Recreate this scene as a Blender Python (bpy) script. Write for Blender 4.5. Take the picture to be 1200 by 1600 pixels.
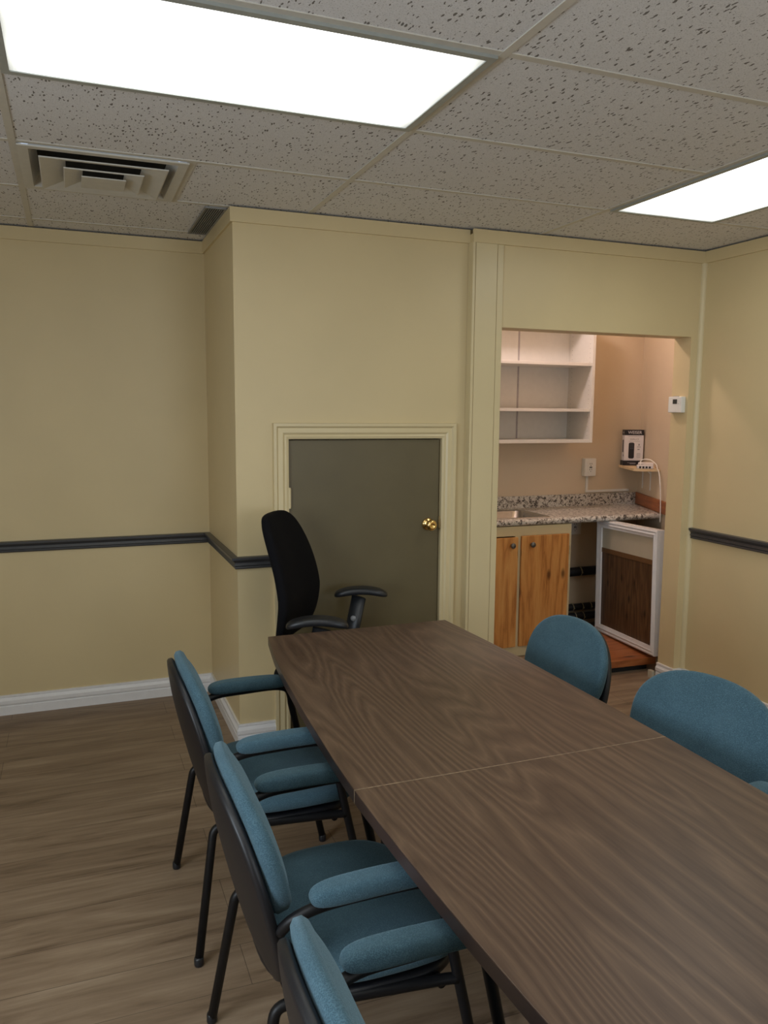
import bpy, bmesh, math, random
from mathutils import Vector, Matrix
random.seed(7)
PI = math.pi
S = bpy.context.scene
for o in list(bpy.data.objects): bpy.data.objects.remove(o)
C = S.collection

# ------------------------------------------------------------------ camera
cam_d = bpy.data.cameras.new('camera'); cam = bpy.data.objects.new('camera', cam_d); C.objects.link(cam)
CAM_H = 1.6192
YAW, PITCH, ROLL = 0.37165, 0.12615, 0.00808
Fv = Vector((math.sin(YAW)*math.cos(PITCH), math.cos(YAW)*math.cos(PITCH), -math.sin(PITCH)))
R0 = Vector((math.cos(YAW), -math.sin(YAW), 0)); U0 = R0.cross(Fv)
Rv = math.cos(ROLL)*R0 + math.sin(ROLL)*U0; Uv = -math.sin(ROLL)*R0 + math.cos(ROLL)*U0
m = Matrix((Rv, Uv, -Fv)).transposed().to_4x4(); m.translation = Vector((0, 0, CAM_H))
cam.matrix_world = m
cam_d.sensor_fit = 'VERTICAL'; cam_d.sensor_height = 36.0; cam_d.lens = 1249.5/1600*36.0
cam_d.clip_start = 0.02
S.camera = cam

# ------------------------------------------------------------------ world, lamps, exposure
S.view_settings.view_transform = 'Standard'; S.view_settings.look = 'None'
S.view_settings.gamma = 1; S.view_settings.exposure = 0.45
try: S.view_settings.use_curve_mapping = False
except Exception: pass
W = bpy.data.worlds.new('world'); S.world = W; W.use_nodes = True
W.node_tree.nodes['Background'].inputs[0].default_value = (.62, .76, 1, 1)
W.node_tree.nodes['Background'].inputs[1].default_value = 0.6

PANEL_STRENGTH = 3.5
WINDOW_POWER = 40
BACK_WINDOW_POWER = 18
NICHE_POWER = 16

def area(name, loc, target, sx, sy, power, col):
    d = bpy.data.lights.new(name, 'AREA'); d.shape = 'RECTANGLE'; d.size = sx; d.size_y = sy
    d.energy = power; d.color = col
    o = bpy.data.objects.new(name, d); C.objects.link(o); o.location = loc
    o.rotation_euler = (Vector(target)-Vector(loc)).to_track_quat('-Z', 'Y').to_euler()
    return o
# daylight entering the two windows behind the camera, lamp above the kitchenette
area('daylight', (-1.92, 0.55, 1.5), (2, 0.75, 1.2), 1.5, 1.15, WINDOW_POWER, (.80, .90, 1))
area('daylight', (1.85, -2.02, 1.5), (1.85, 2, 1.2), 1.5, 1.15, BACK_WINDOW_POWER, (.84, .92, 1))
nl = bpy.data.lights.new('kitchenette_lamp_light', 'POINT'); nl.energy = NICHE_POWER; nl.color = (1, .80, .77); nl.shadow_soft_size = .06
nlo = bpy.data.objects.new('kitchenette_lamp_light', nl); C.objects.link(nlo); nlo.location = (2.85, 4.42, 2.62)

# ------------------------------------------------------------------ materials
def lin(c): return tuple(((v/255)/12.92 if v/255 <= .04045 else ((v/255+.055)/1.055)**2.4) for v in c)
def nt(name):
    m = bpy.data.materials.new(name); m.use_nodes = True
    n = m.node_tree.nodes; b = n['Principled BSDF']
    return m, m.node_tree, b
def node(t, kind, **kw):
    n = t.nodes.new(kind)
    for k, v in kw.items():
        if k.startswith('i_'): n.inputs[k[2:].replace('_', ' ')].default_value = v
        else: setattr(n, k, v)
    return n
def ramp(t, stops):
    r = t.nodes.new('ShaderNodeValToRGB'); e = r.color_ramp.elements
    while len(e) < len(stops): e.new(.5)
    for x, (p, c) in zip(e, stops): x.position = p; x.color = (*c[:3], 1)
    return r
def math_(t, op, a=None, b=None, c=None):
    n = t.nodes.new('ShaderNodeMath'); n.operation = op
    for i, v in enumerate((a, b, c)):
        if v is None: continue
        if isinstance(v, (int, float)): n.inputs[i].default_value = v
        else: t.links.new(v, n.inputs[i])
    return n.outputs[0]
def mapping(t, scale=(1, 1, 1), rot=(0, 0, 0), src='Object', loc=(0, 0, 0)):
    tc = t.nodes.new('ShaderNodeTexCoord'); mp = t.nodes.new('ShaderNodeMapping')
    mp.inputs['Scale'].default_value = scale; mp.inputs['Rotation'].default_value = rot; mp.inputs['Location'].default_value = loc
    t.links.new(tc.outputs[src], mp.inputs[0]); return mp.outputs[0]
def mixc(t, f, a, b):
    n = t.nodes.new('ShaderNodeMix'); n.data_type = 'RGBA'
    for i, v in ((0, f), (6, a), (7, b)):
        if isinstance(v, (int, float)): n.inputs[i].default_value = v
        elif isinstance(v, tuple): n.inputs[i].default_value = (*v[:3], 1)
        else: t.links.new(v, n.inputs[i])
    return n.outputs[2]
def bump(t, b, h, s=.3, d=.002):
    n = t.nodes.new('ShaderNodeBump'); n.inputs['Strength'].default_value = s; n.inputs['Distance'].default_value = d
    t.links.new(h, n.inputs['Height']); t.links.new(n.outputs[0], b.inputs['Normal'])

def plain(name, col, rough=.5, metal=0., var=.06, scale=30, bmp=0.08, spec=.5, sheen=0.):
    m, t, b = nt(name)
    v = mapping(t)
    n = node(t, 'ShaderNodeTexNoise', i_Scale=scale, i_Detail=4.0); t.links.new(v, n.inputs['Vector'])
    r = ramp(t, [(.3, tuple(c*(1-var) for c in col)), (.7, tuple(min(1, c*(1+var)) for c in col))])
    t.links.new(n.outputs[0], r.inputs[0]); t.links.new(r.outputs[0], b.inputs['Base Color'])
    b.inputs['Roughness'].default_value = rough; b.inputs['Metallic'].default_value = metal
    b.inputs['Specular IOR Level'].default_value = spec
    if sheen: b.inputs['Sheen Weight'].default_value = sheen
    if bmp: bump(t, b, n.outputs[0], bmp)
    return m

M = {}
def wallmat(name, col, rough=.42):
    m, t, b = nt(name)
    v = mapping(t)
    n = node(t, 'ShaderNodeTexNoise', i_Scale=2.2, i_Detail=3.0); t.links.new(v, n.inputs['Vector'])
    n2 = node(t, 'ShaderNodeTexNoise', i_Scale=180.0, i_Detail=2.0); t.links.new(v, n2.inputs['Vector'])
    r = ramp(t, [(.3, tuple(c*.965 for c in col)), (.7, tuple(c*1.03 for c in col))])
    t.links.new(n.outputs[0], r.inputs[0]); t.links.new(r.outputs[0], b.inputs['Base Color'])
    b.inputs['Roughness'].default_value = rough; b.inputs['Specular IOR Level'].default_value = .45
    bump(t, b, n2.outputs[0], .12, .001)
    return m
M['wall'] = wallmat('cream_paint', (.66, .535, .305))
M['niche'] = wallmat('peach_cream_paint', (.70, .58, .42), .5)
M['casing'] = wallmat('cream_trim_paint', (.67, .56, .335), .35)
M['white'] = plain('white_gloss_paint', (.80, .79, .79), .3, var=.02, bmp=.03)
M['melamine'] = plain('white_melamine', (.71, .69, .64), .4, var=.02, bmp=0)
M['groove'] = plain('grey_seam', (.42, .38, .38), .6, bmp=0)
M['rail'] = plain('charcoal_paint', (.055, .055, .058), .35, var=.05, bmp=.05)
M['door'] = plain('taupe_door_paint', (.128, .103, .052), .42, var=.05, scale=6, bmp=.05)
M['brass'] = plain('polished_brass', (.85, .58, .22), .14, 1., var=.03, bmp=0)
M['hinge'] = plain('dull_brass', (.45, .36, .2), .35, .8)
M['black_metal'] = plain('black_powder_coated_steel', (.006, .006, .007), .45, var=.1, spec=.3)
M['shell'] = plain('black_plastic_shell', (.007, .0075, .010), .45, var=.08, scale=300, bmp=.12)
M['black_plastic'] = plain('black_plastic', (.014, .015, .018), .38, bmp=.03)
M['black_fabric'] = plain('black_fabric', (.0045, .0045, .006), .9, var=.25, scale=500, bmp=.3, spec=.15)
M['button'] = plain('grey_plastic', (.30, .31, .33), .4)
M['steel'] = plain('brushed_stainless_steel', (.48, .49, .50), .25, 1., var=.05, scale=60)
M['knob'] = plain('pewter_metal', (.16, .16, .15), .38, .6)
M['outlet'] = plain('white_plastic', (.80, .79, .74), .35, var=.01, bmp=0)
M['dark'] = plain('dark_void', (.01, .01, .01), .8, bmp=0)
M['screen'] = plain('lcd_screen_grey', (.05, .05, .045), .25, bmp=0)
M['diff_white'] = plain('off_white_enamel', (.60, .58, .52), .45, var=.03)
M['tee'] = plain('ceiling_grid_enamel', (.60, .57, .50), .45, var=.04)
M['frame_dark'] = plain('fixture_frame_enamel', (.36, .38, .36), .4, .2)
M['grille'] = plain('dusty_grey_grille', (.28, .28, .27), .5, .3)
M['pipe'] = plain('black_rubber_insulation', (.014, .015, .020), .5)
M['tie'] = plain('tan_zip_tie', (.42, .36, .22), .5)
M['cord'] = plain('white_cable_sleeve', (.85, .83, .78), .5)
M['paper'] = plain('white_printed_card', (.74, .70, .69), .55, var=.01, bmp=0)
M['ink'] = plain('black_ink', (.012, .011, .016), .4, bmp=0)
M['greyink'] = plain('grey_ink', (.28, .26, .27), .5, bmp=0)
M['beige_board'] = plain('beige_painted_board', (.50, .45, .34), .5, var=.04, scale=8)
M['pale_wood'] = plain('pale_birch_board', (.72, .55, .33), .5, var=.08, scale=20)
M['seam'] = plain('worn_tan_edge', (.30, .22, .14), .6, var=.3, scale=90)

def woodmat(name, cols, grain_axis='Y', rings=9., s_across=2.2, s_along=.45, rough=.4, knots=0, fine=.5, fac_noise=.0, scale=1.):
    """contours of a stretched noise field give cathedral grain"""
    m, t, b = nt(name)
    a, c = s_across*scale, s_along*scale
    sc = {'X': (c, a, a), 'Y': (a, c, a), 'Z': (a, a, c)}[grain_axis]
    v = mapping(t, sc)
    n = node(t, 'ShaderNodeTexNoise', i_Scale=1.0, i_Detail=2.0, i_Roughness=.45); t.links.new(v, n.inputs['Vector'])
    nj = node(t, 'ShaderNodeTexNoise', i_Scale=1.0, i_Detail=4.0, i_Roughness=.6)
    t.links.new(mapping(t, tuple(x*6 for x in sc)), nj.inputs['Vector'])
    fr = math_(t, 'FRACT', math_(t, 'ADD', math_(t, 'MULTIPLY', n.outputs[0], rings), math_(t, 'MULTIPLY', nj.outputs[0], 1.6)))
    tri = math_(t, 'ABSOLUTE', math_(t, 'SUBTRACT', math_(t, 'MULTIPLY', fr, 2.0), 1.0))
    fa = {'X': (6, 130, 130), 'Y': (130, 6, 130), 'Z': (130, 130, 6)}[grain_axis]
    v2 = mapping(t, tuple(x*scale for x in fa))
    n2 = node(t, 'ShaderNodeTexNoise', i_Scale=1.0, i_Detail=5.0, i_Roughness=.65); t.links.new(v2, n2.inputs['Vector'])
    f = math_(t, 'ADD', math_(t, 'MULTIPLY', tri, 1-fine), math_(t, 'MULTIPLY', n2.outputs[0], fine))
    v3 = mapping(t, tuple(x*.5 for x in sc))
    n3 = node(t, 'ShaderNodeTexNoise', i_Scale=1.0, i_Detail=2.0); t.links.new(v3, n3.inputs['Vector'])
    f = math_(t, 'ADD', math_(t, 'MULTIPLY', f, .8), math_(t, 'MULTIPLY', n3.outputs[0], .2))
    r = ramp(t, cols); t.links.new(f, r.inputs[0]); out = r.outputs[0]
    if knots:
        sx_, i2, s2_ = {'X': (1.6, 1, 5), 'Y': (5, 1, 1.6), 'Z': (5, 2, 2.2)}[grain_axis]
        sp = t.nodes.new('ShaderNodeSeparateXYZ'); t.links.new(mapping(t), sp.inputs[0]); cb = t.nodes.new('ShaderNodeCombineXYZ')
        t.links.new(math_(t, 'MULTIPLY', sp.outputs[0], sx_), cb.inputs[0]); t.links.new(math_(t, 'MULTIPLY', sp.outputs[i2], s2_), cb.inputs[1])
        vo = node(t, 'ShaderNodeTexVoronoi', i_Scale=1.0*knots, voronoi_dimensions='2D'); t.links.new(cb.outputs[0], vo.inputs['Vector'])
        kr = ramp(t, [(.03, (1, 1, 1)), (.10, (0, 0, 0))]); t.links.new(vo.outputs['Distance'], kr.inputs[0])
        out = mixc(t, math_(t, 'MULTIPLY', kr.outputs[0], .85), out, tuple(x*.3 for x in cols[0][1]))
    t.links.new(out, b.inputs['Base Color'])
    b.inputs['Roughness'].default_value = rough
    bump(t, b, f, .06, .001)
    return m
M['table'] = woodmat('walnut_laminate', [(.22, (.055, .030, .019)), (.42, (.088, .051, .033)), (.58, (.110, .066, .042)), (.80, (.170, .105, .066))],
                     'Y', 34, 2.8, .36, .40, 0, .58)
M['table_edge'] = woodmat('dark_walnut_edge', [(.2, (.030, .018, .016)), (.8, (.055, .034, .028))], 'Y', 5, 2, .5, .35, 0, .7)
M['pine'] = woodmat('orange_pine', [(.1, (.33, .11, .022)), (.45, (.62, .27, .07)), (.9, (.74, .39, .125))], 'Z', 7, 5, .5, .38, 1, .35)
M['pine_dark'] = woodmat('pine_sideways', [(.1, (.22, .062, .018)), (.5, (.36, .115, .034)), (.9, (.46, .17, .055))], 'X', 6, 7, .9, .4, 1, .4)
M['plank'] = woodmat('dark_knotty_boards', [(.1, (.035, .016, .008)), (.45, (.09, .045, .020)), (.9, (.16, .085, .037))], 'Z', 9, 9, .9, .5, 1.2, .45)
M['ledge'] = plain('brown_wood_strip', (.15, .075, .03), .5, var=.1, scale=40)

def fabric(name, c1, c2):
    m, t, b = nt(name)
    v = mapping(t)
    vo = node(t, 'ShaderNodeTexVoronoi', i_Scale=420.0); t.links.new(v, vo.inputs['Vector'])
    n = node(t, 'ShaderNodeTexNoise', i_Scale=9.0, i_Detail=6.0, i_Roughness=.7); t.links.new(v, n.inputs['Vector'])
    f = math_(t, 'ADD', math_(t, 'MULTIPLY', vo.outputs['Distance'], .55), math_(t, 'MULTIPLY', n.outputs[0], .45))
    r = ramp(t, [(.25, c1), (.7, c2)]); t.links.new(f, r.inputs[0]); t.links.new(r.outputs[0], b.inputs['Base Color'])
    b.inputs['Roughness'].default_value = .95; b.inputs['Specular IOR Level'].default_value = .15
    b.inputs['Sheen Weight'].default_value = .25; b.inputs['Sheen Roughness'].default_value = .5
    b.inputs['Sheen Tint'].default_value = (.6, .85, 1, 1)
    bump(t, b, vo.outputs['Distance'], .5, .0012)
    return m
M['teal'] = fabric('teal_blue_woven_fabric', (.031, .068, .092), (.080, .148, .190))

def floormat():
    m, t, b = nt('grey_brown_vinyl_planks')
    v = mapping(t, loc=(.35, .11, 0))
    br = node(t, 'ShaderNodeTexBrick', offset=.37, offset_frequency=2)
    br.inputs['Scale'].default_value = 1.0; br.inputs['Brick Width'].default_value = 1.22; br.inputs['Row Height'].default_value = .182
    br.inputs['Mortar Size'].default_value = .0012; br.inputs['Mortar Smooth'].default_value = .2; br.inputs['Bias'].default_value = 0
    br.inputs['Color1'].default_value = (.25, .25, .25, 1); br.inputs['Color2'].default_value = (.75, .75, .75, 1); br.inputs['Mortar'].default_value = (0, 0, 0, 1)
    t.links.new(v, br.inputs['Vector'])
    # per-plank offset of the grain
    sep = t.nodes.new('ShaderNodeSeparateXYZ'); t.links.new(v, sep.inputs[0])
    row = math_(t, 'FLOOR', math_(t, 'DIVIDE', sep.outputs[1], .182))
    cb = t.nodes.new('ShaderNodeCombineXYZ')
    t.links.new(math_(t, 'ADD', math_(t, 'MULTIPLY', sep.outputs[0], 1.6), math_(t, 'MULTIPLY', row, 5.37)), cb.inputs[0])
    t.links.new(math_(t, 'MULTIPLY', sep.outputs[1], 10.0), cb.inputs[1])
    n = node(t, 'ShaderNodeTexNoise', i_Scale=1.0, i_Detail=7.0, i_Roughness=.62, i_Distortion=.8); t.links.new(cb.outputs[0], n.inputs['Vector'])
    cb2 = t.nodes.new('ShaderNodeCombineXYZ')
    t.links.new(math_(t, 'ADD', math_(t, 'MULTIPLY', sep.outputs[0], 3.0), math_(t, 'MULTIPLY', row, 2.11)), cb2.inputs[0])
    t.links.new(math_(t, 'MULTIPLY', sep.outputs[1], 60.0), cb2.inputs[1])
    n2 = node(t, 'ShaderNodeTexNoise', i_Scale=1.0, i_Detail=4.0); t.links.new(cb2.outputs[0], n2.inputs['Vector'])
    f = math_(t, 'ADD', math_(t, 'MULTIPLY', n.outputs[0], .75), math_(t, 'MULTIPLY', n2.outputs[0], .25))
    r = ramp(t, [(.31, (.105, .066, .040)), (.43, (.225, .154, .098)), (.56, (.305, .218, .143)), (.72, (.41, .31, .212))])
    t.links.new(f, r.inputs[0])
    sh = mixc(t, br.outputs['Color'], (.86, .86, .86), (1.0, 1.0, 1.0))
    mu = t.nodes.new('ShaderNodeMix'); mu.data_type = 'RGBA'; mu.blend_type = 'MULTIPLY'; mu.inputs[0].default_value = 1
    t.links.new(r.outputs[0], mu.inputs[6]); t.links.new(sh, mu.inputs[7])
    col = mixc(t, math_(t, 'MULTIPLY', br.outputs['Fac'], .6), mu.outputs[2], (.03, .02, .014))
    t.links.new(col, b.inputs['Base Color']); b.inputs['Roughness'].default_value = .48; b.inputs['Specular IOR Level'].default_value = .35
    bump(t, b, f, .08, .001)
    return m
M['floor'] = floormat()

def tilemat():
    m, t, b = nt('fissured_ceiling_tile')
    v = mapping(t)
    # short fissures: thin contour lines of one noise, kept only where a second noise is high
    nw = node(t, 'ShaderNodeTexNoise', i_Scale=60.0, i_Detail=2.0); t.links.new(v, nw.inputs['Vector'])
    warp = t.nodes.new('ShaderNodeVectorMath'); warp.operation = 'MULTIPLY_ADD'
    t.links.new(nw.outputs['Color'], warp.inputs[0]); warp.inputs[1].default_value = (.012, .012, .012); t.links.new(v, warp.inputs[2])
    vo = node(t, 'ShaderNodeTexVoronoi', i_Scale=1.0, i_Randomness=1.0)
    st = t.nodes.new('ShaderNodeMapping'); st.inputs['Scale'].default_value = (92, 29, 50); st.inputs['Rotation'].default_value = (0, 0, .35)
    t.links.new(warp.outputs[0], st.inputs[0]); t.links.new(st.outputs[0], vo.inputs['Vector'])
    nn = node(t, 'ShaderNodeTexNoise', i_Scale=34.0, i_Detail=1.0); t.links.new(v, nn.inputs['Vector'])
    thr = math_(t, 'ADD', math_(t, 'MULTIPLY', nn.outputs[0], .62), -.10)
    spot = math_(t, 'LESS_THAN', vo.outputs['Distance'], thr)
    vo2 = node(t, 'ShaderNodeTexVoronoi', i_Scale=170.0); t.links.new(v, vo2.inputs['Vector'])
    pin = math_(t, 'LESS_THAN', vo2.outputs['Distance'], .20)
    hole = math_(t, 'MAXIMUM', spot, math_(t, 'MULTIPLY', pin, .55))
    n3 = node(t, 'ShaderNodeTexNoise', i_Scale=260.0, i_Detail=3.0); t.links.new(v, n3.inputs['Vector'])
    r = ramp(t, [(.3, (.70, .69, .68)), (.7, (.80, .79, .79))]); t.links.new(n3.outputs[0], r.inputs[0])
    c = mixc(t, math_(t, 'MULTIPLY', hole, .85), r.outputs[0], (.10, .085, .065))
    t.links.new(c, b.inputs['Base Color']); b.inputs['Roughness'].default_value = .9; b.inputs['Specular IOR Level'].default_value = .1
    inv = math_(t, 'SUBTRACT', 1.0, hole)
    bump(t, b, math_(t, 'ADD', inv, math_(t, 'MULTIPLY', n3.outputs[0], .25)), .5, .002)
    return m
M['tile'] = tilemat()

def granite():
    m, t, b = nt('speckled_granite_laminate')
    v = mapping(t)
    n = node(t, 'ShaderNodeTexNoise', i_Scale=52.0, i_Detail=5.0, i_Roughness=.65, i_Distortion=.8); t.links.new(v, n.inputs['Vector'])
    r = ramp(t, [(.37, (.045, .042, .040)), (.44, (.20, .17, .14)), (.49, (.56, .53, .47)), (.60, (.72, .69, .63)), (.70, (.46, .40, .35))])
    t.links.new(n.outputs[0], r.inputs[0]); t.links.new(r.outputs[0], b.inputs['Base Color'])
    b.inputs['Roughness'].default_value = .3
    return m
M['granite'] = granite()

def panelmat(name, lx, ly, nb, strength):
    """prismatic lamp diffuser lit by tubes running along local X, fading at the tube ends"""
    m, t, b = nt(name)
    v = mapping(t)
    sep = t.nodes.new('ShaderNodeSeparateXYZ'); t.links.new(v, sep.inputs[0])
    ex = math_(t, 'SUBTRACT', 1.0, math_(t, 'POWER', math_(t, 'ABSOLUTE', math_(t, 'DIVIDE', sep.outputs[0], lx/2)), 5.0))
    # tubes: cosine bands
    cy = math_(t, 'COSINE', math_(t, 'MULTIPLY', sep.outputs[1], 2*PI*nb/ly))
    band = math_(t, 'ADD', math_(t, 'MULTIPLY', cy, -.12), .88)
    edge = math_(t, 'SUBTRACT', 1.0, math_(t, 'MULTIPLY', math_(t, 'POWER', math_(t, 'ABSOLUTE', math_(t, 'DIVIDE', sep.outputs[1], ly/2)), 6.0), .35))
    vo = node(t, 'ShaderNodeTexVoronoi', i_Scale=120.0); vo.inputs['Randomness'].default_value = 0; t.links.new(v, vo.inputs['Vector'])
    prism = math_(t, 'ADD', math_(t, 'MULTIPLY', vo.outputs['Distance'], .30), .82)
    s = math_(t, 'MULTIPLY', math_(t, 'MULTIPLY', math_(t, 'ADD', math_(t, 'MULTIPLY', ex, .86), .14), band), math_(t, 'MULTIPLY', edge, prism))
    b.inputs['Base Color'].default_value = (.7, .72, .7, 1); b.inputs['Roughness'].default_value = .3
    b.inputs['Emission Color'].default_value = (.97, 1.0, .95, 1)
    t.links.new(math_(t, 'MULTIPLY', s, strength), b.inputs['Emission Strength'])
    bump(t, b, vo.outputs['Distance'], .4, .002)
    return m
M['lamp_panel'] = panelmat('glowing_prismatic_diffuser', 1.16, .56, 2, PANEL_STRENGTH)

# ------------------------------------------------------------------ mesh helpers
def bx(bm, x0, x1, y0, y1, z0, z1, mat=None):
    vs = [bm.verts.new((x, y, z)) for x in (x0, x1) for y in (y0, y1) for z in (z0, z1)]
    fs = [(0, 1, 3, 2), (4, 6, 7, 5), (0, 4, 5, 1), (2, 3, 7, 6), (0, 2, 6, 4), (1, 5, 7, 3)]
    out = [bm.faces.new([vs[i] for i in f]) for f in fs]
    if mat is not None:
        for v in vs: v.co = mat @ v.co
    return vs
def prism(bm, pts, z0, z1):
    a = [bm.verts.new((p[0], p[1], z0)) for p in pts]; b = [bm.verts.new((p[0], p[1], z1)) for p in pts]
    n = len(pts); bm.faces.new(a[::-1]); bm.faces.new(b)
    for i in range(n): bm.faces.new((a[i], a[(i+1) % n], b[(i+1) % n], b[i]))
    return a+b
def lathe(bm, prof, seg=24, mat=Matrix()):
    rings = []
    for r, z in prof:
        rings.append([bm.verts.new(mat @ Vector((r*math.cos(2*PI*k/seg), r*math.sin(2*PI*k/seg), z))) for k in range(seg)])
    for a, b in zip(rings, rings[1:]):
        for k in range(seg): bm.faces.new((a[k], a[(k+1) % seg], b[(k+1) % seg], b[k]))
    bm.faces.new(rings[0][::-1]); bm.faces.new(rings[-1])
def smooth_path(pts, n=6):
    P = [Vector(p) for p in pts]; out = []
    for i in range(len(P)-1):
        p0 = P[max(i-1, 0)]; p1 = P[i]; p2 = P[i+1]; p3 = P[min(i+2, len(P)-1)]
        for k in range(n):
            t = k/n
            out.append(.5*((2*p1)+(p2-p0)*t+(2*p0-5*p1+4*p2-p3)*t*t+(3*p1-p0-3*p2+p3)*t**3))
    out.append(P[-1]); return out
def round_path(pts, r=.04, n=6):
    """polyline with rounded corners"""
    P = [Vector(p) for p in pts]; out = [P[0]]
    for a, b, c in zip(P, P[1:], P[2:]):
        d1 = (a-b); d2 = (c-b); q = min(r, d1.length*.49, d2.length*.49)
        s = b+d1.normalized()*q; e = b+d2.normalized()*q
        for k in range(n+1):
            t = k/n; out.append((1-t)**2*s+2*t*(1-t)*b+t*t*e)
    out.append(P[-1]); return out
def tube(bm, pts, r, seg=12, ry=None, up=Vector((0, 0, 1))):
    P = [Vector(p) for p in pts]; ry = ry or r; rings = []; side = None
    for i, p in enumerate(P):
        d = (P[min(i+1, len(P)-1)]-P[max(i-1, 0)]).normalized()
        if side is None:
            side = d.cross(up)
            if side.length < .05: side = d.cross(Vector((0, 1, 0)))
        side = (side-d*side.dot(d)).normalized(); u = side.cross(d).normalized()
        rings.append([bm.verts.new(p+side*r*math.cos(2*PI*k/seg)+u*ry*math.sin(2*PI*k/seg)) for k in range(seg)])
    for a, b in zip(rings, rings[1:]):
        for k in range(seg): bm.faces.new((a[k], b[k], b[(k+1) % seg], a[(k+1) % seg]))
    bm.faces.new(rings[0]); bm.faces.new(rings[-1][::-1])
def sweep(bm, path, prof, nrm, closed=False):
    """extrude a profile (across, out) along a planar polyline, mitred; across = nrm x dir side"""
    P = [Vector(p) for p in path]; N = Vector(nrm).normalized(); n = len(P); rings = []
    for i in range(n):
        if closed or 0 < i < n-1:
            d1 = (P[i]-P[i-1]).normalized(); d2 = (P[(i+1) % n]-P[i]).normalized()
        elif i == 0: d1 = d2 = (P[1]-P[0]).normalized()
        else: d1 = d2 = (P[-1]-P[-2]).normalized()
        s1 = N.cross(d1); s2 = N.cross(d2); s = (s1+s2).normalized(); k = 1/max(.2, s.dot(s1))
        rings.append([bm.verts.new(P[i]+s*k*a+N*b) for a, b in prof])
    q = len(prof)
    R = list(zip(rings, rings[1:]+rings[:1])) if closed else list(zip(rings, rings[1:]))
    for a, b in R:
        for k in range(q): bm.faces.new((a[k], b[k], b[(k+1) % q], a[(k+1) % q]))
    if not closed: bm.faces.new(rings[0]); bm.faces.new(rings[-1][::-1])
def obj(name, bm, mat, parent=None, bev=0, smooth=False, loc=None, seg=2, label=None):
    bmesh.ops.recalc_face_normals(bm, faces=bm.faces[:])
    me = bpy.data.meshes.new(name); bm.to_mesh(me); bm.free()
    me.materials.append(M[mat] if isinstance(mat, str) else mat)
    o = bpy.data.objects.new(name, me); C.objects.link(o)
    if smooth:
        for p in me.polygons: p.use_smooth = True
    if parent: o.parent = parent
    if loc: o.location = loc
    if bev:
        b = o.modifiers.new('bevel', 'BEVEL'); b.width = bev; b.segments = seg; b.limit_method = 'ANGLE'; b.angle_limit = math.radians(40)
    if label: o['label'] = label
    return o
def smooth_by_angle(o, ang=40):
    bm = bmesh.new(); bm.from_mesh(o.data)
    for e in bm.edges:
        if len(e.link_faces) == 2 and e.calc_face_angle(0) > math.radians(ang): e.smooth = False
    bm.to_mesh(o.data); bm.free()
    for p in o.data.polygons: p.use_smooth = True
    return o
def NB(): return bmesh.new()
def box(name, dims, mat, parent=None, bev=.002, label=None):
    bm = NB(); bx(bm, *dims); return obj(name, bm, mat, parent, bev, label=label)
def thing(name, label, cat, loc=(0, 0, 0), rz=0, group=None):
    o = bpy.data.objects.new(name, None); C.objects.link(o); o.location = loc; o.rotation_euler = (0, 0, rz)
    o.empty_display_size = .1; o['label'] = label; o['category'] = cat
    if group: o['group'] = group
    return o
def tag(o, label, cat, group=None):
    o['label'] = label; o['category'] = cat
    if group: o['group'] = group
    return o
def struct(o, label=None):
    o['kind'] = 'structure'
    if label: o['label'] = label
    return o
def text(name, s, size, mat, parent, mat4, ext=.0004, sx=1.0):
    c = bpy.data.curves.new(name, 'FONT'); c.body = s; c.size = size; c.extrude = ext; c.align_x = 'CENTER'; c.align_y = 'CENTER'
    tmp = bpy.data.objects.new(name+'_tmp', c); C.objects.link(tmp)
    bpy.context.view_layer.update()
    me = bpy.data.meshes.new_from_object(tmp.evaluated_get(bpy.context.evaluated_depsgraph_get()))
    bpy.data.objects.remove(tmp)
    me.transform(mat4 @ Matrix.Diagonal((sx, 1, 1, 1)))
    me.materials.clear(); me.materials.append(M[mat])
    o = bpy.data.objects.new(name, me); C.objects.link(o); o.parent = parent
    return o
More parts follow.
